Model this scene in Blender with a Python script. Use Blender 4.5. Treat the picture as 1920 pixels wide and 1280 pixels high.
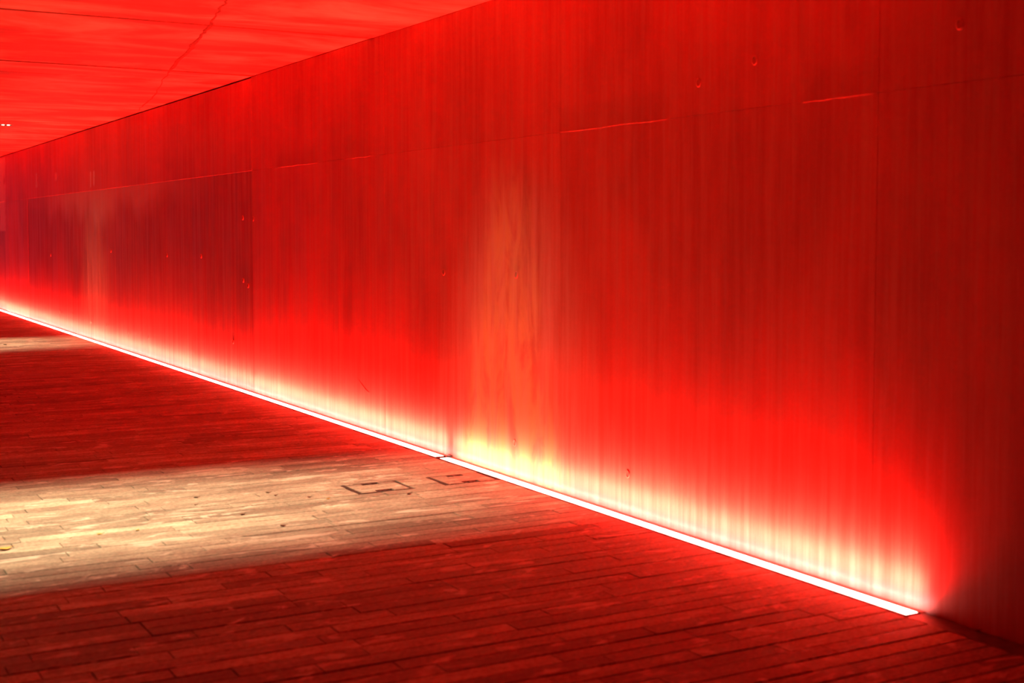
import bpy, bmesh, math, random
from mathutils import Matrix, Vector

# ---------------------------------------------------------------- clear
for o in list(bpy.data.objects):
    bpy.data.objects.remove(o, do_unlink=True)
S = bpy.context.scene
C = S.collection
random.seed(11)

# ---------------------------------------------------------------- camera
# world: red wall is the plane x = 0 (passage on the x < 0 side), passage runs along +y, floor z = 0
FPX, YAW, PITCH, ROLL, SHY, DCAM, HCAM = 2478.9, 0.514146, 0.052963, 0.001639, -72.28, 3.9777, 1.5
F = Vector((math.sin(YAW) * math.cos(PITCH), math.cos(YAW) * math.cos(PITCH), -math.sin(PITCH)))
R0 = Vector((math.cos(YAW), -math.sin(YAW), 0))
U0 = R0.cross(F)
RR = R0 * math.cos(ROLL) + U0 * math.sin(ROLL)
UU = -R0 * math.sin(ROLL) + U0 * math.cos(ROLL)
cd = bpy.data.cameras.new('camera')
cam = bpy.data.objects.new('camera', cd)
C.objects.link(cam)
cam.matrix_world = Matrix(((RR.x, UU.x, -F.x, -DCAM), (RR.y, UU.y, -F.y, 0), (RR.z, UU.z, -F.z, HCAM), (0, 0, 0, 1)))
cd.sensor_width = 36
cd.lens = FPX / 1920 * 36
cd.shift_y = SHY / 1920
cd.clip_start = 0.05
cd.clip_end = 200
cd.dof.use_dof = True
cd.dof.focus_distance = 12.0
cd.dof.aperture_fstop = 2.8
S.camera = cam

# ---------------------------------------------------------------- world: dim dusk sky beyond the open end
w = bpy.data.worlds.new('dusk_sky')
S.world = w
w.use_nodes = True
wb = w.node_tree.nodes['Background']
wb.inputs[0].default_value = (0.42, 0.40, 0.75, 1)
wb.inputs[1].default_value = 0.15

# ---------------------------------------------------------------- view
vs = S.view_settings
vs.view_transform = 'Standard'
vs.look = 'None'
vs.exposure = 0.0
vs.gamma = 1.0
vs.use_curve_mapping = False

# light levels (the lamps themselves are built with their luminaires below)
STRIP = 36.0           # radiance of the diffuser itself
BEAM_W = 220.0         # watts of the upward red beam of one 4 m floor light
BEAM_COL = (1.0, 0.007, 0.004)
STRIP_COL = (1.0, 0.20, 0.16)
WASH_W = 13.0          # watts of the added upper and lower wall-wash lobes of one 4 m floor light
LOW_W = 10.5
LOW_COL = (1.0, 0.72, 0.70)
WASH_COL = (1.0, 0.72, 0.53)
SLOT_W = 250.0         # watts of one ceiling slot lamp
SLOT_COL = (1.0, 0.80, 0.50)

HT, HS = 2.946, 2.074  # ceiling height, horizontal seam height
YB, YE = -12.0, 30.5   # ends of the passage
XW = -8.0              # opposite wall

# ---------------------------------------------------------------- node helpers
class NT:
    def __init__(s, name):
        s.m = bpy.data.materials.new(name)
        s.m.use_nodes = True
        s.t = s.m.node_tree
        s.b = s.t.nodes['Principled BSDF']
        s.pos = s.t.nodes.new('ShaderNodeNewGeometry').outputs['Position']
        sp = s.t.nodes.new('ShaderNodeSeparateXYZ')
        s.t.links.new(s.pos, sp.inputs[0])
        s.x, s.y, s.z = sp.outputs
    def set(s, sock, v):
        if isinstance(v, (int, float, tuple)):
            sock.default_value = v
        else:
            s.t.links.new(v, sock)
    def math(s, op, a, b=0.0, c=None, clamp=False):
        n = s.t.nodes.new('ShaderNodeMath'); n.operation = op; n.use_clamp = clamp
        s.set(n.inputs[0], a); s.set(n.inputs[1], b)
        if c is not None: s.set(n.inputs[2], c)
        return n.outputs[0]
    def noise(s, scale, detail=4, rough=0.55, off=(0, 0, 0), dist=0.0):
        m = s.t.nodes.new('ShaderNodeMapping'); s.t.links.new(s.pos, m.inputs[0])
        m.inputs['Scale'].default_value = scale; m.inputs['Location'].default_value = off
        n = s.t.nodes.new('ShaderNodeTexNoise'); s.t.links.new(m.outputs[0], n.inputs['Vector'])
        n.inputs['Scale'].default_value = 1; n.inputs['Detail'].default_value = detail
        n.inputs['Roughness'].default_value = rough; n.inputs['Distortion'].default_value = dist
        return n.outputs['Fac']
    def ramp(s, v, a, b, lo=0.0, hi=1.0, smooth=True):
        n = s.t.nodes.new('ShaderNodeMapRange'); n.interpolation_type = 'SMOOTHSTEP' if smooth else 'LINEAR'
        s.set(n.inputs['Value'], v)
        n.inputs['From Min'].default_value = a; n.inputs['From Max'].default_value = b
        n.inputs['To Min'].default_value = lo; n.inputs['To Max'].default_value = hi
        return n.outputs[0]
    def mix(s, f, a, b, mode='MIX'):
        n = s.t.nodes.new('ShaderNodeMix'); n.data_type = 'RGBA'; n.blend_type = mode
        s.set(n.inputs[0], f); s.set(n.inputs[6], a); s.set(n.inputs[7], b)
        return n.outputs[2]
    def scale(s, col, f):
        n = s.t.nodes.new('ShaderNodeVectorMath'); n.operation = 'SCALE'
        s.set(n.inputs[0], col if not isinstance(col, tuple) else col[:3]); s.set(n.inputs[3], f)
        return n.outputs[0]
    def attr(s, name):
        n = s.t.nodes.new('ShaderNodeAttribute'); n.attribute_name = name
        return n.outputs['Fac']
    def bump(s, h, strength, dist=0.01):
        n = s.t.nodes.new('ShaderNodeBump'); n.inputs['Strength'].default_value = strength
        n.inputs['Distance'].default_value = dist
        s.set(n.inputs['Height'], h); s.t.links.new(n.outputs[0], s.b.inputs['Normal'])
    def out(s, col, rough=0.7, spec=0.3, metal=0.0):
        s.set(s.b.inputs['Base Color'], col); s.set(s.b.inputs['Roughness'], rough)
        s.b.inputs['Specular IOR Level'].default_value = spec
        s.b.inputs['Metallic'].default_value = metal
        return s.m

# ---------------------------------------------------------------- materials
def wall_material():
    n = NT('streaked_concrete')
    big = n.noise((1, 1.1, 0.8), 4, 0.55)
    streak = n.noise((1, 7, 0.45), 3, 0.5, (0, 3, 0))
    fine = n.noise((1, 34, 0.9), 4, 0.65, (0, 7, 2))
    grain = n.noise((60, 60, 60), 2, 0.6)
    tone = n.attr('tone')
    f = n.math('MULTIPLY', n.ramp(big, 0.28, 0.72, 0.80, 1.16), n.ramp(streak, 0.25, 0.75, 0.92, 1.08))
    f = n.math('MULTIPLY', f, n.ramp(fine, 0.25, 0.75, 0.95, 1.05))
    f = n.math('MULTIPLY', f, n.ramp(grain, 0.2, 0.8, 0.95, 1.05))
    f = n.math('MULTIPLY', f, tone)
    col = n.scale((0.45, 0.065, 0.042), f)
    # damp dark blotches that run down in fingers
    bl = n.noise((1, 1.5, 0.8), 3, 0.6, (0, 11, 4), 0.3)
    bl2 = n.noise((1, 12, 0.6), 3, 0.6, (0, 1, 4))
    dark = n.math('MULTIPLY', n.ramp(bl, 0.54, 0.72), n.ramp(bl2, 0.35, 0.62), clamp=True)
    col = n.mix(n.math('MULTIPLY', dark, 0.42), col, (0.17, 0.035, 0.026, 1))
    # lime bloom 1: lime tongues opposite the covers, plus painted slot-lamp glow widening below
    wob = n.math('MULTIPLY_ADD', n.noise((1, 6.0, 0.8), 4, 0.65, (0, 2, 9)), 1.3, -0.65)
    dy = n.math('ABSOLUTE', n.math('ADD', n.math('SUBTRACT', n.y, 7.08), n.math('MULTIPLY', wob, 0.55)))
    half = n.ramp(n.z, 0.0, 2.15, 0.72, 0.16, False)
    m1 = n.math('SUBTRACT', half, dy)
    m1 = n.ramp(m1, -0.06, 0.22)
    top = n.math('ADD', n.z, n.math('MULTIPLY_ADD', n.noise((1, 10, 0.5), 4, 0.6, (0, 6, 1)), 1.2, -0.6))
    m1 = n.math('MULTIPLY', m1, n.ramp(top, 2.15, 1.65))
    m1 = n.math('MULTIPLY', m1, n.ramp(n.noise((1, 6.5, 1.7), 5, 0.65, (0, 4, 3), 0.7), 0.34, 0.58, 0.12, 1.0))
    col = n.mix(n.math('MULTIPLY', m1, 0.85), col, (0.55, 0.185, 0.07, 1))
    # lime bloom 2: pale veil under the horizontal seam on the far panels
    fing = n.math('MULTIPLY', n.ramp(n.noise((1, 0.9, 0.5), 3, 0.5, (0, 5, 5)), 0.3, 0.7, 0.05, 0.42), n.ramp(n.y, 12.3, 17.0, 0.3, 1.0))
    under = n.math('SUBTRACT', HS, n.z)
    m2 = n.math('MULTIPLY', n.math('GREATER_THAN', under, 0.0), n.ramp(n.math('SUBTRACT', fing, under), -0.25, 0.18))
    m2 = n.math('MULTIPLY', m2, n.math('MULTIPLY', n.ramp(n.y, 12.6, 16.0), n.ramp(n.y, 23.6, 20.5, 0.25, 1.0)))
    col = n.mix(n.math('MULTIPLY', m2, 0.65), col, (0.50, 0.36, 0.33, 1))
    # lime runs above the seam, far left
    runs = None
    for (y0, hw, za, zb) in ((18.78, 0.07, 2.12, 2.36), (18.98, 0.05, 2.10, 2.36), (21.5, 0.10, 2.28, 2.44), (23.2, 0.10, 2.22, 2.50), (26.95, 0.55, 1.5, 2.92)):
        d = n.math('ABSOLUTE', n.math('SUBTRACT', n.y, y0))
        d = n.math('ADD', d, n.math('MULTIPLY_ADD', n.noise((1, 3, 3), 3, 0.6, (0, y0, 1)), hw * 1.6, -hw * 0.8))
        a = n.math('MULTIPLY', n.ramp(d, hw, hw * 0.5), n.math('MULTIPLY', n.ramp(n.z, za, za + 0.05), n.ramp(n.z, zb, zb - 0.04)))
        runs = a if runs is None else n.math('MAXIMUM', runs, a)
    col = n.mix(n.math('MULTIPLY', runs, 0.8), col, (0.62, 0.57, 0.50, 1))
    # fine vertical dust streaks over the whole wall
    ds = n.noise((1, 16, 0.7), 5, 0.7, (0, 8, 2))
    col = n.mix(n.math('MULTIPLY', n.ramp(ds, 0.38, 0.66), 0.45), col, (0.50, 0.17, 0.125, 1))
    h = n.math('ADD', n.math('MULTIPLY', fine, 0.15), n.math('MULTIPLY', grain, 0.25))
    h = n.math('ADD', h, n.math('MULTIPLY', big, 1.2))
    n.bump(h, 0.25, 0.006)
    return n.out(col, n.ramp(streak, 0.2, 0.8, 0.42, 0.62), 0.35)

def ceiling_material():
    n = NT('smeared_concrete')
    st = n.noise((0.6, 1.3, 1), 5, 0.6, (1, 2, 0), 0.5)
    sm = n.noise((1.6, 11, 1), 4, 0.65, (4, 0, 0), 0.3)
    big = n.noise((0.5, 0.35, 1), 3, 0.5, (2, 5, 0))
    f = n.math('MULTIPLY', n.ramp(st, 0.3, 0.7, 0.74, 1.24), n.ramp(sm, 0.25, 0.75, 0.86, 1.14))
    f = n.math('MULTIPLY', f, n.ramp(big, 0.3, 0.7, 0.85, 1.15))
    f = n.math('MULTIPLY', f, n.attr('tone'))
    col = n.scale(n.mix(n.ramp(st, 0.42, 0.66), (0.50, 0.06, 0.035, 1), (0.56, 0.25, 0.16, 1)), f)
    # dark scuffed mouldings left by the shuttering
    sp = n.math('MULTIPLY', n.ramp(n.noise((3.5, 16, 1), 4, 0.7, (7, 1, 0)), 0.60, 0.72), n.ramp(big, 0.42, 0.6))
    col = n.mix(n.math('MULTIPLY', sp, 0.5), col, (0.24, 0.07, 0.05, 1))
    n.bump(n.math('ADD', sm, st), 0.2, 0.005)
    return n.out(col, 0.7, 0.25)

def paving_material():
    n = NT('worn_paving_stone')
    t = n.attr('tone')
    a = n.noise((2.2, 9, 1), 5, 0.62, (3, 1, 0), 0.6)
    b = n.noise((45, 60, 60), 3, 0.7)
    c = n.noise((0.7, 1.6, 1), 3, 0.55, (9, 4, 0))
    f = n.math('MULTIPLY', n.ramp(a, 0.28, 0.72, 0.66, 1.34), n.ramp(b, 0.25, 0.75, 0.65, 1.32))
    f = n.math('MULTIPLY', f, n.ramp(c, 0.3, 0.7, 0.85, 1.15))
    f = n.math('MULTIPLY', f, t)
    col = n.scale((0.20, 0.17, 0.125), f)
    # pale scuffs
    sc = n.ramp(n.noise((3.2, 11, 1), 5, 0.65, (5, 8, 0), 1.2), 0.56, 0.64)
    col = n.mix(n.math('MULTIPLY', sc, 0.7), col, (0.46, 0.40, 0.32, 1))
    dk = n.ramp(n.noise((2.6, 10, 1), 4, 0.65, (15, 2, 0), 0.8), 0.62, 0.74)
    col = n.mix(n.math('MULTIPLY', dk, 0.45), col, (0.10, 0.08, 0.06, 1))
    n.bump(n.math('ADD', a, n.math('MULTIPLY', b, 0.3)), 0.3, 0.004)
    return n.out(col, n.ramp(a, 0.3, 0.7, 0.58, 0.8), 0.25)

def plain(name, col, rough=0.6, spec=0.3, metal=0.0, var=0.25, scale=20):
    n = NT(name)
    f = n.ramp(n.noise((scale, scale, scale), 3), 0.25, 0.75, 1 - var, 1 + var)
    return n.out(n.scale(col, f), rough, spec, metal)

def glow(name, col, strength):
    m = bpy.data.materials.new(name); m.use_nodes = True
    b = m.node_tree.nodes['Principled BSDF']
    b.inputs['Base Color'].default_value = (0.8, 0.8, 0.8, 1)
    b.inputs['Emission Color'].default_value = (*col, 1)
    b.inputs['Emission Strength'].default_value = strength
    return m

M = dict(
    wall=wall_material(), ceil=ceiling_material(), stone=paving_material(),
    mortar=plain('dark_joint_filler', (0.06, 0.045, 0.035), 0.9, 0.1),
    concrete=plain('plain_concrete', (0.16, 0.10, 0.08), 0.8, 0.2, scale=3),
    crack=plain('dark_crack', (0.20, 0.05, 0.035), 0.9, 0.1),
    ridge=plain('cement_ridge', (0.46, 0.13, 0.09), 0.7, 0.2),
    metal=plain('weathered_steel', (0.12, 0.085, 0.07), 0.55, 0.4, 0.6),
    black=plain('black_anodised', (0.03, 0.025, 0.022), 0.6, 0.3),
    tray=plain('tray_steel', (0.035, 0.02, 0.016), 0.7, 0.2),
    leafy=plain('yellow_leaf', (0.45, 0.25, 0.05), 0.6, 0.3, scale=60),
    leafd=plain('brown_leaf', (0.09, 0.045, 0.025), 0.7, 0.2, scale=60),
    strip=glow('red_diffuser', STRIP_COL, STRIP),
    led=glow('warm_led', SLOT_COL, 7.0),
)

# ---------------------------------------------------------------- mesh helpers
def add_box(bm, x0, x1, y0, y1, z0, z1):
    v = [bm.verts.new(p) for p in ((x0, y0, z0), (x1, y0, z0), (x1, y1, z0), (x0, y1, z0), (x0, y0, z1), (x1, y0, z1), (x1, y1, z1), (x0, y1, z1))]
    for f in ((3, 2, 1, 0), (4, 5, 6, 7), (0, 1, 5, 4), (1, 2, 6, 5), (2, 3, 7, 6), (3, 0, 4, 7)):
        bm.faces.new([v[i] for i in f])
    return v

def obj(name, bm, mat, parent=None, loc=(0, 0, 0), tone=None, smooth=False):
    me = bpy.data.meshes.new(name)
    bm.normal_update(); bm.to_mesh(me); bm.free()
    me.materials.append(M[mat])
    if tone is not None:
        a = me.attributes.new('tone', 'FLOAT', 'POINT')
        a.data.foreach_set('value', [tone] * len(me.vertices))
    if smooth:
        me.polygons.foreach_set('use_smooth', [True] * len(me.polygons))
    o = bpy.data.objects.new(name, me); C.objects.link(o)
    o.location = loc
    if parent: o.parent = parent
    return o

def boxes(name, lst, mat, parent=None, tone=None, loc=(0, 0, 0)):
    bm = bmesh.new()
    for b in lst: add_box(bm, *b)
    return obj(name, bm, mat, parent, loc, tone)

def structure(o, label=None, cat=None):
    o['kind'] = 'structure'
    if label: o['label'] = label
    if cat: o['category'] = cat
    return o

def tag(o, label, cat, group=None):
    o['label'] = label; o['category'] = cat
    if group: o['group'] = group
    return o

def thing(name, label, cat, loc, group=None):
    o = bpy.data.objects.new(name, None); C.objects.link(o); o.location = loc
    o.empty_display_size = 0.1
    return tag(o, label, cat, group)

# ================================================================= SETTING
# ---- red-lit wall: backing plus cast panels, each panel its own piece
wall = structure(boxes('wall_right', [(0.03, 0.35, YB, YE, -0.05, HT + 0.55)], 'mortar'),
                 'long streaked concrete wall of cast panels above the glowing floor line', 'wall')
edges = [4.0 - 2.476 * k for k in range(6, 0, -1)] + [4.0, 6.48, 8.95, 11.43, 11.98, 14.0, 16.475, 18.94, 21.42, 24.1, 26.6, YE]

def panel(y0, y1, z0, z1, xf, tone):
    g, c = 0.0004, 0.001
    bm = bmesh.new()
    yo, yi = (y0 + g, y0 + g + c), (y1 - g, y1 - g - c)
    zo, zi = (z0 + (g if z0 > 0.1 else 0), z0 + (g + c if z0 > 0.1 else 0)), (z1 - g, z1 - g - c)
    xb = 0.03
    back = [bm.verts.new(p) for p in ((xb, yo[0], zo[0]), (xb, yi[0], zo[0]), (xb, yi[0], zi[0]), (xb, yo[0], zi[0]))]
    mid = [bm.verts.new(p) for p in ((xf + c, yo[0], zo[0]), (xf + c, yi[0], zo[0]), (xf + c, yi[0], zi[0]), (xf + c, yo[0], zi[0]))]
    fr = [bm.verts.new(p) for p in ((xf, yo[1], zo[1]), (xf, yi[1], zo[1]), (xf, yi[1], zi[1]), (xf, yo[1], zi[1]))]
    for a, b in ((back, mid), (mid, fr)):
        for i in range(4):
            j = (i + 1) % 4
            bm.faces.new((a[i], a[j], b[j], b[i]))
    bm.faces.new(fr); bm.faces.new(back[::-1])
    bmesh.ops.recalc_face_normals(bm, faces=bm.faces)
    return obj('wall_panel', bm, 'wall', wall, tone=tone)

for i in range(len(edges) - 1):
    y0, y1 = edges[i], edges[i + 1]
    far = y0 > 11.9
    tl = {11.43: 0.97, 11.98: 0.66, 14.0: 0.66, 16.475: 0.66, 18.94: 0.66, 21.42: 0.66, 24.1: 1.02, 26.6: 0.72}.get(y0, random.uniform(0.94, 1.06))
    xl = 0.003 if (far and y0 < 24) else (0.012 if y0 > 26 else 0.0)
    panel(y0, y1, -0.02, HS, xl, tl)
    panel(y0, y1, HS, HT - (0.014 if far else 0.002), random.uniform(-0.002, 0.0) if far else 0.0, random.uniform(0.93, 1.05))

def wall_dish(y, z, r=0.016):
    """form-tie hole: a small cement ring with a sunken centre on the wall face"""
    bm = bmesh.new()
    prof = [(r * 1.25, 0.0045), (r * 1.15, -0.003), (r * 0.85, -0.004), (r * 0.6, 0.0015), (0.001, 0.002)]
    rings = []
    for rr, x in prof:
        rings.append([bm.verts.new((x, y + rr * math.cos(a * math.pi / 5), z + 1.25 * rr * math.sin(a * math.pi / 5))) for a in range(10)])
    for a, b in zip(rings, rings[1:]):
        for k in range(10):
            bm.faces.new((a[k], a[(k + 1) % 10], b[(k + 1) % 10], b[k]))
    bmesh.ops.recalc_face_normals(bm, faces=bm.faces)
    obj('tie_hole', bm, 'ridge', wall, smooth=True)

for (y, z) in ((21.374, .254), (20.388, .283), (19.129, .238), (18.125, .261), (16.927, .24), (15.91, .243), (12.606, .431),
               (12.271, 1.64), (11.955, 1.627), (12.272, 1.044), (12.129, .998), (7.978, 1.235), (6.99, 1.245), (4.781, 2.292),
               (5.199, 2.231), (5.784, .218), (22.046, 1.133), (17.81, 1.254), (15.019, 1.241), (13.668, 1.251), (7.006, .213), (3.583, 2.295)):
    wall_dish(y, z)

def wall_sliver(name, mat, pts, wdt, proud):
    """thin raised or dark line on the wall through (y, z) points"""
    bm = bmesh.new()
    rows = []
    for i, (y, z) in enumerate(pts):
        ww = wdt * (0.35 if i in (0, len(pts) - 1) else random.uniform(0.7, 1.2))
        rows.append([bm.verts.new(p) for p in ((0.005, y, z - ww), (-proud, y, z - ww * .5), (-proud, y, z + ww * .5), (0.005, y, z + ww))])
    for a, b in zip(rows, rows[1:]):
        for k in range(3):
            bm.faces.new((a[k], b[k], b[k + 1], a[k + 1]))
    bm.faces.new(rows[0]); bm.faces.new(rows[-1][::-1])
    bmesh.ops.recalc_face_normals(bm, faces=bm.faces)
    obj(name, bm, mat, wall)

for ya, yb in ((10.3, 11.3), (5.45, 6.5), (4.02, 4.45), (9.2, 9.7)):
    n = 7
    wall_sliver('seam_ridge', 'ridge', [(ya + (yb - ya) * k / n, HS + random.uniform(-.003, .003)) for k in range(n + 1)], 0.0035, 0.003)
wall_sliver('wall_scratch', 'crack', [(9.449, .362), (9.39, .333), (9.31, .30), (9.252, .287)], 0.006, 0.0012)
wall_sliver('wall_scratch', 'ridge', [(17.32, 2.135), (17.25, 2.133), (17.2, 2.125)], 0.006, 0.006)

# ---- ceiling slabs with open joints; two of them carry a light slot
ceil = structure(boxes('ceiling', [(XW - .3, 0.03, YB, 6.6, HT + .60, HT + .75), (XW - .3, 0.03, 6.6, YE, HT + .60, HT + .75)], 'concrete'),
                 'red-lit concrete soffit of wide cast slabs with a jagged crack', 'ceiling')
cedges = [-12, -9.3, -6.5, -3.8, -1.0, 1.0, 3.7, 6.45, 9.18, 11.93, 12.72, 14.7, 17.45, 18.36, 20.2, 23.0, 25.7, 28.4, YE]
SLOTS = {6.45: (6.88, 7.18), 18.36: (18.98, 19.28)}
SX0, SX1 = -6.2, -1.0
for i in range(len(cedges) - 1):
    gp = {9.18: .024, 11.93: .024, 18.36: .024}
    y0, y1 = cedges[i] + gp.get(cedges[i], .004), cedges[i + 1] - gp.get(cedges[i + 1], .004)
    z0, z1 = HT + random.uniform(0, 0.003), HT + 0.60
    tone = {11.93: 1.3, 12.72: .92}.get(cedges[i], random.uniform(0.93, 1.08))
    if cedges[i] in SLOTS:
        a, b = SLOTS[cedges[i]]
        boxes('ceiling_slab', [(XW, 0.03, y0, a, z0, z1), (XW, 0.03, b, y1, z0, z1), (SX1, 0.03, a, b, z0, z1), (XW, SX0, a, b, z0, z1)], 'ceil', ceil, tone)
    else:
        boxes('ceiling_slab', [(XW, 0.03, y0, y1, z0, z1)], 'ceil', ceil, tone)

for yj in (9.18, 11.93, 18.36):
    boxes('joint_filler', [(XW, 0.0, yj - .0235, yj + .0235, HT - .001, HT + .06)], 'crack', ceil)
bm = bmesh.new()
cp = [(-1.55, 7.3), (-1.431, 8.134), (-1.384, 8.376), (-1.307, 8.766), (-1.213, 9.242), (-1.15, 9.641), (-1.048, 10.221), (-.938, 10.873), (-.825, 11.617), (-.727, 12.144), (-.64, 12.68), (-.45, 13.6), (-.278, 14.503), (-.151, 15.487), (-.05, 16.1)]
cw = [.008, .008, .014, .007, .02, .011, .026, .018, .024, .006, .005, .006, .016, .008, .004]
rows = []
for i in range(len(cp) - 1):
    for k in range(4):
        t = k / 4
        x = cp[i][0] * (1 - t) + cp[i + 1][0] * t + random.uniform(-.012, .012)
        y = cp[i][1] * (1 - t) + cp[i + 1][1] * t
        ww = (cw[i] * (1 - t) + cw[i + 1] * t) * random.uniform(.75, 1.2)
        rows.append([bm.verts.new(p) for p in ((x - ww, y, HT + .004), (x - ww * .6, y, HT - .0015), (x + ww * .6, y, HT - .0015), (x + ww, y, HT + .004))])
for a, b in zip(rows, rows[1:]):
    for k in range(3): bm.faces.new((a[k], a[k + 1], b[k + 1], b[k]))
bmesh.ops.recalc_face_normals(bm, faces=bm.faces)
obj('ceiling_crack', bm, 'crack', ceil)['label'] = 'dark jagged crack running aslant across the soffit'

# ---- opposite wall, and an added end wall shutting out sky light behind the camera
structure(boxes('wall_left', [(XW - .3, XW, YB, YE, -0.05, HT + .6)], 'concrete'), 'plain concrete wall on the far side of the passage', 'wall')
structure(boxes('wall_back_added', [(XW - .3, 0.35, YB - .3, YB, -0.05, HT + .75)], 'concrete'), 'plain unseen end wall added to keep sky light out', 'wall')

# ---- floor: bedding slab and narrow paving stones laid across the passage
floor = structure(boxes('floor', [(XW - .3, 0.03, YB, YE + 6, -0.25, -0.010)], 'mortar'),
                  'floor of long narrow paving stones laid square to the wall', 'floor')
XR = -0.114
COVERS = ((-1.035, -0.69), (-0.475, -0.119))
CY0, CY1 = 6.98, 7.28
planks = []
k0 = int(math.floor((YB - 6.98) / 0.1)); k1 = int(math.ceil((YE + 5 - 6.98) / 0.1))
for k in range(k0 + 1, k1):
    y0 = 6.98 + 0.1 * k
    spans = [(XW, XR)]
    if CY0 - .01 < y0 + .05 < CY1 + .01:
        spans = [(XW, COVERS[0][0] - .006), (COVERS[0][1] + .006, COVERS[1][0] - .006)]
    for (a, b) in spans:
        x = b
        first = random.uniform(.15, .8)
        while x > a + 0.02:
            ln = first or random.uniform(.42, .92)
            first = None
            xl = max(a, x - ln)
            if xl - a < .15: xl = a
            planks.append((xl, x, y0, y0 + 0.1))
            x = xl

def px(x, y):
    q = Vector((x + DCAM, y, -HCAM)); z = q.dot(F)
    return (960 + FPX * q.dot(RR) / z, 640 + SHY - FPX * q.dot(UU) / z, z)

def stone_geo(bm, x0, x1, y0, y1):
    g, c = 0.003, 0.0025
    h = random.uniform(-.0018, .0012)
    e = .0012
    out_ = ((x0 + e, y0 + g), (x1 - e, y0 + g), (x1 - e, y1 - g), (x0 + e, y1 - g))
    lo = [bm.verts.new((x, y, -.03)) for x, y in out_]
    md = [bm.verts.new((x, y, h - c)) for x, y in out_]
    tp = [bm.verts.new((x + (c if i in (0, 3) else -c), y + (c if i < 2 else -c), h)) for i, (x, y) in enumerate(out_)]
    for a, b in ((lo, md), (md, tp)):
        for i in range(4):
            j = (i + 1) % 4
            bm.faces.new((a[i], a[j], b[j], b[i]))
    bm.faces.new(tp)

def stone_tone():
    r = random.random()
    if r < .10: return random.uniform(1.25, 1.5)
    if r < .25: return random.uniform(.62, .78)
    return random.uniform(.84, 1.16)

scored = []
for pl in planks:
    cs = [px(x, y) for x in pl[:2] for y in pl[2:]]
    if min(c[2] for c in cs) < .5: scored.append((0, pl)); continue
    xs = [min(1920, max(0, c[0])) for c in cs]; ys = [min(1280, max(0, c[1])) for c in cs]
    scored.append(((max(xs) - min(xs)) * max(0, min(max(ys) - min(ys), FPX * HCAM * .1 / cs[0][2] ** 2)), pl))
scored.sort(key=lambda t: -t[0])
for sc, pl in scored[:300]:
    bm = bmesh.new(); stone_geo(bm, *pl)
    obj('paving_stone', bm, 'stone', floor, tone=stone_tone())
bm = bmesh.new(); tones = []
for sc, pl in scored[300:]:
    stone_geo(bm, *pl); tones += [stone_tone()] * 12
o = obj('paving_stones_beyond', bm, 'stone', floor, tone=1.0)
o.data.attributes['tone'].data.foreach_set('value', tones)
o['kind'] = 'stuff'

# ================================================================= LUMINAIRES
GL = 'lights of the glowing floor line'
def floor_light(y0, y1, label, dx=0.0, off=''):
    t = thing('linear_floor_light', label, 'floor light', (-0.057, (y0 + y1) / 2, -0.010), GL)
    L = (y1 - y0) / 2
    boxes('housing', [(-.054, -.0435, -L, L, 0, .0115), (.020, .030, -L, L, 0, .0125), (-.0435, .020, -L, L, 0, .004)], 'black', t)
    boxes('end_cap', [(-.0435, .020, -L, -L + .004, .004, .0125)], 'metal', t)
    boxes('end_cap', [(-.0435, .020, L - .004, L, .004, .0125)], 'metal', t)
    boxes('diffuser' + off, [(-.0425 + dx, .019 + dx, -L + .005, L - .005, .004, .0125)], 'strip', t)['label'] = 'white-hot glowing diffuser strip'
    boxes('mortar_edge', [(.031, .0565, -L, L, 0, .0115)], 'ridge', t)
    # two added warm-white lamps standing in for overexposed glow at the wall foot
    for lname, watts, tilt, spread, wcol in (('added_wash_upper' + off, WASH_W, 54, 54, WASH_COL), ('added_wash_lower' + off, LOW_W, 15, 90, LOW_COL)):
        ld = bpy.data.lights.new(lname, 'AREA'); ld.shape = 'RECTANGLE'
        ld.size = 2 * L - .02; ld.size_y = .012
        ld.energy = watts * L / 2.08; ld.color = wcol; ld.spread = math.radians(spread)
        lo = bpy.data.objects.new(lname, ld); C.objects.link(lo); lo.parent = t
        lo.location = (-.034, 0, .024)
        # local -Z aims along +x tilted up, local X runs along the wall
        d = Vector((math.cos(math.radians(tilt)), 0, math.sin(math.radians(tilt))))
        zx = -d; xx = Vector((0, 1, 0)); yy = zx.cross(xx)
        lo.rotation_euler = Matrix((xx, yy, zx)).transposed().to_euler()
    # the upward red beam behind the diffuser's lens
    bd = bpy.data.lights.new('red_beam' + off, 'AREA'); bd.shape = 'RECTANGLE'
    bd.size = 2 * L - .02; bd.size_y = .018
    bd.energy = BEAM_W * L / 2.08; bd.color = BEAM_COL; bd.spread = math.radians(124)
    bo = bpy.data.objects.new('red_beam' + off, bd); C.objects.link(bo); bo.parent = t
    bo.location = (.010, 0, .0145); bo.rotation_euler = (math.pi, 0, math.pi / 2)
    return t

floor_light(3.70, 7.84, 'glowing linear floor light at wall foot, bare end to joint near covers')
nxt = [7.90, 12.0, 16.1, 20.2, 24.3, 28.4, YE]
for i in range(len(nxt) - 1):
    floor_light(nxt[i] + .0, nxt[i + 1] - .003,
                'first glowing linear floor light past the joint beside the covers' if i == 0 else
                '%s thin glowing floor light past the joint beside the covers' % ('', 'second', 'third', 'fourth', 'fifth', 'sixth')[i], 0.0, '_offscreen' if nxt[i] > 28 else '')
tag(boxes('joint_block', [(-.018, -.004, 7.842, 7.897, -.010, .012)], 'metal'), 'small dark metal block in the gap between glowing floor lights', 'block')
tag(boxes('channel_cover', [(-.111, -.006, -8.0, 3.695, -.010, -.002)], 'metal'), 'dull flush metal strip continuing past the end of the glowing line', 'cover strip')

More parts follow.
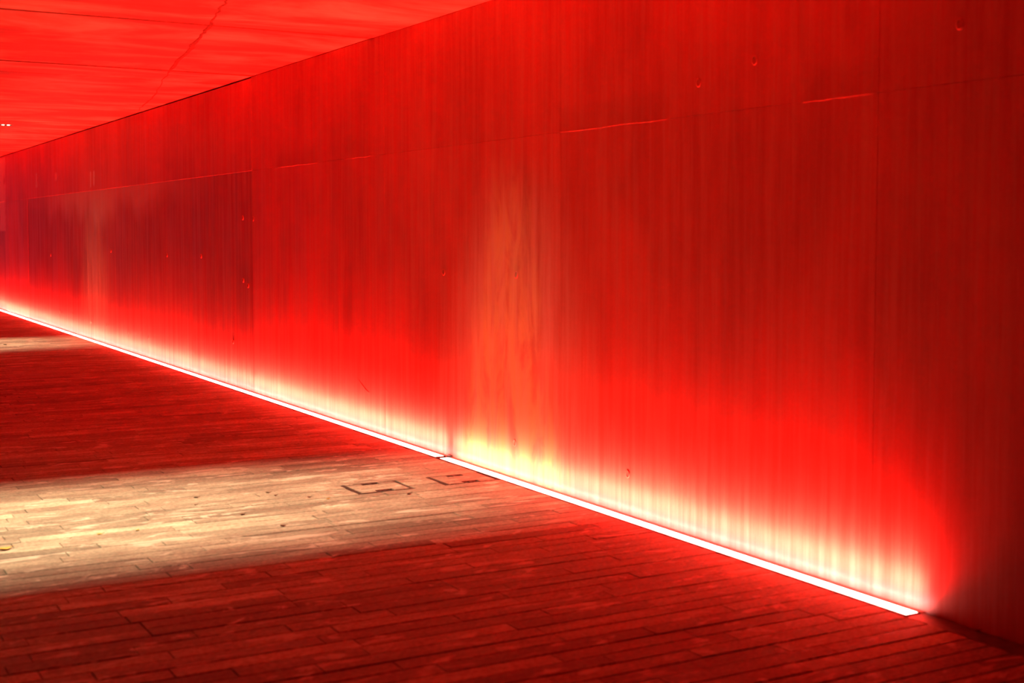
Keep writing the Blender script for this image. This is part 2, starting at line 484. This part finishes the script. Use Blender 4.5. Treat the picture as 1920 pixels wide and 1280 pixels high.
def slot_light(a, b, dy, label, lamp, led=False):
    yc = (a + b) / 2
    t = thing('ceiling_slot_light', label, 'ceiling light', (SX1, yc, HT), 'warm ceiling slot lights')
    hw = (b - a) / 2
    D = .49
    # black lining, open at the bottom
    boxes('slot_lining', [(SX0 - SX1 + .002, -.002, -hw + .001, -hw + .006, 0.012, D + .05), (SX0 - SX1 + .002, -.002, hw - .006, hw - .001, 0.012, D + .05),
                          (-.008, -.002, -hw + .006, hw - .006, 0.012, D + .05), (SX0 - SX1 + .002, SX0 - SX1 + .008, -hw + .006, hw - .006, 0.012, D + .05),
                          (SX0 - SX1 + .008, -.008, -hw + .006, hw - .006, D + .04, D + .05)], 'black', t)
    if led:
        for k in range(24):
            boxes('led_lens', [(-.045 - .07 * k, -.012 - .07 * k, hw - .012, hw - .006, .012, .021)], 'led', t)
    ld = bpy.data.lights.new(lamp, 'AREA'); ld.shape = 'RECTANGLE'
    ld.size = SX1 - SX0 - .1; ld.size_y = .13
    ld.energy = SLOT_W; ld.color = SLOT_COL; ld.spread = math.radians(96)
    lo = bpy.data.objects.new(lamp, ld); C.objects.link(lo); lo.parent = t
    lo.location = ((SX0 - SX1) / 2, dy, D + .03)

slot_light(*SLOTS[6.45], 0.0, 'long warm-white lamp slot above the two floor covers', 'slot_lamp_near_offscreen')
slot_light(*SLOTS[18.36], 0.08, 'thin warm-white dotted lamp slot in the far soffit', 'slot_lamp_far_offscreen', True)

# ================================================================= THINGS ON THE FLOOR
def cover(x0, x1, label):
    t = thing('access_cover', label, 'access cover', ((x0 + x1) / 2, (CY0 + CY1) / 2, -.010), 'paved access covers')
    a, b = (x1 - x0) / 2, (CY1 - CY0) / 2
    e = .020
    boxes('frame', [(-a, a, -b, -b + e, 0, .0075), (-a, a, b - e, b, 0, .0075), (-a, -a + e, -b + e, b - e, 0, .0075), (a - e, a, -b + e, b - e, 0, .0075)], 'tray', t)
    g = e + .001
    sw, sd = .055, .045
    bm = bmesh.new()
    # paved infill notched for the two lifting points
    add_box(bm, -a + g, a - g, -b + g + sd, b - g - sd, 0, .0105)
    for s in (-1, 1):
        ya, yb = sorted((s * (b - g), s * (b - g - sd)))
        add_box(bm, -a + g, -sw, ya, yb, 0, .0105)
        add_box(bm, sw, a - g, ya, yb, 0, .0105)
    obj('paved_infill', bm, 'stone', t, tone=.86)
    for s in (-1, 1):
        ya, yb = sorted((s * (b - g), s * (b - g - sd + .001)))
        boxes('lifting_pocket', [(-sw + .001, sw - .001, ya, yb, 0, .004), (-.012, .012, ya + .004, yb - .004, .004, .008)], 'tray', t)

cover(*COVERS[0], 'square paved access cover lying wholly within the warm light patch')
cover(*COVERS[1], 'square paved access cover touching the glowing floor line')

def leaf(name, x, y, size, ang, mat, label, group, curl=.25):
    bm = bmesh.new()
    n = 7
    top = []
    for i in range(n + 1):
        t = i / n
        wdt = .36 * size * math.sin(math.pi * t ** .8) + .004 * size
        zc = .0022 + curl * size * (t - .5) ** 2 * 1.2
        row = []
        for s in (-1, -.5, 0, .5, 1):
            row.append(bm.verts.new(((t - .5) * size, s * wdt, zc + abs(s) * curl * wdt * .6)))
        top.append(row)
    for a, b in zip(top, top[1:]):
        for k in range(4): bm.faces.new((a[k], b[k], b[k + 1], a[k + 1]))
    bm.normal_update()
    bmesh.ops.solidify(bm, geom=bm.faces[:], thickness=.0009)
    o = obj(name, bm, mat, None, (x, y, 0.0), smooth=True)
    zmin = min(v.co.z for v in o.data.vertices)
    o.location.z = -zmin + .0006
    o.rotation_euler.z = ang
    tag(o, label, 'leaf', group)
    # stalk
    bm = bmesh.new()
    add_box(bm, .5 * size - .002, .5 * size + .28 * size, -.0008, .0008, .003 + curl * size * .25, .0045 + curl * size * .25)
    obj('stalk', bm, mat, o)

leaf('fallen_leaf', -3.022, 6.563, .065, .3, 'leafy', 'largest yellow leaf, curled, at the edge of the light patch', 'yellow leaves', .5)
leaf('fallen_leaf', -2.561, 6.675, .032, .2, 'leafy', 'small flat yellow leaf beside a stone end joint', 'yellow leaves')
leaf('fallen_leaf', -2.377, 6.667, .026, 1.0, 'leafy', 'tiny yellow leaf on the bright paving', 'yellow leaves', .5)
leaf('fallen_leaf', -1.246, 6.943, .022, .4, 'leafy', 'tiny yellow leaf near the square access cover', 'yellow leaves')
for i, (x, y) in enumerate(((-1.886, 7.333), (-1.947, 7.131), (-1.799, 6.766), (-1.485, 7.268), (-1.473, 7.173), (-1.703, 6.404), (-1.322, 7.037), (-.788, 6.847), (-2.707, 6.651), (-1.217, 18.621), (-.02, 3.42))):
    leaf('leaf_scrap', x, y, (.03, .018, .032, .03, .024, .034, .024, .034, .012, .06, .022)[i], random.uniform(-.4, .6), 'leafd',
         'dark crumb of dry leaf at the wall foot past the glowing line' if i == 10 else 'dark scrap of dry leaf in the far small patch of warm light' if i == 9 else 'dark scrap of dry leaf just off the edge of a square access cover' if i == 7 else 'small dark scrap of dry leaf on the warm-lit paving',
         'dark leaf scraps', .6)
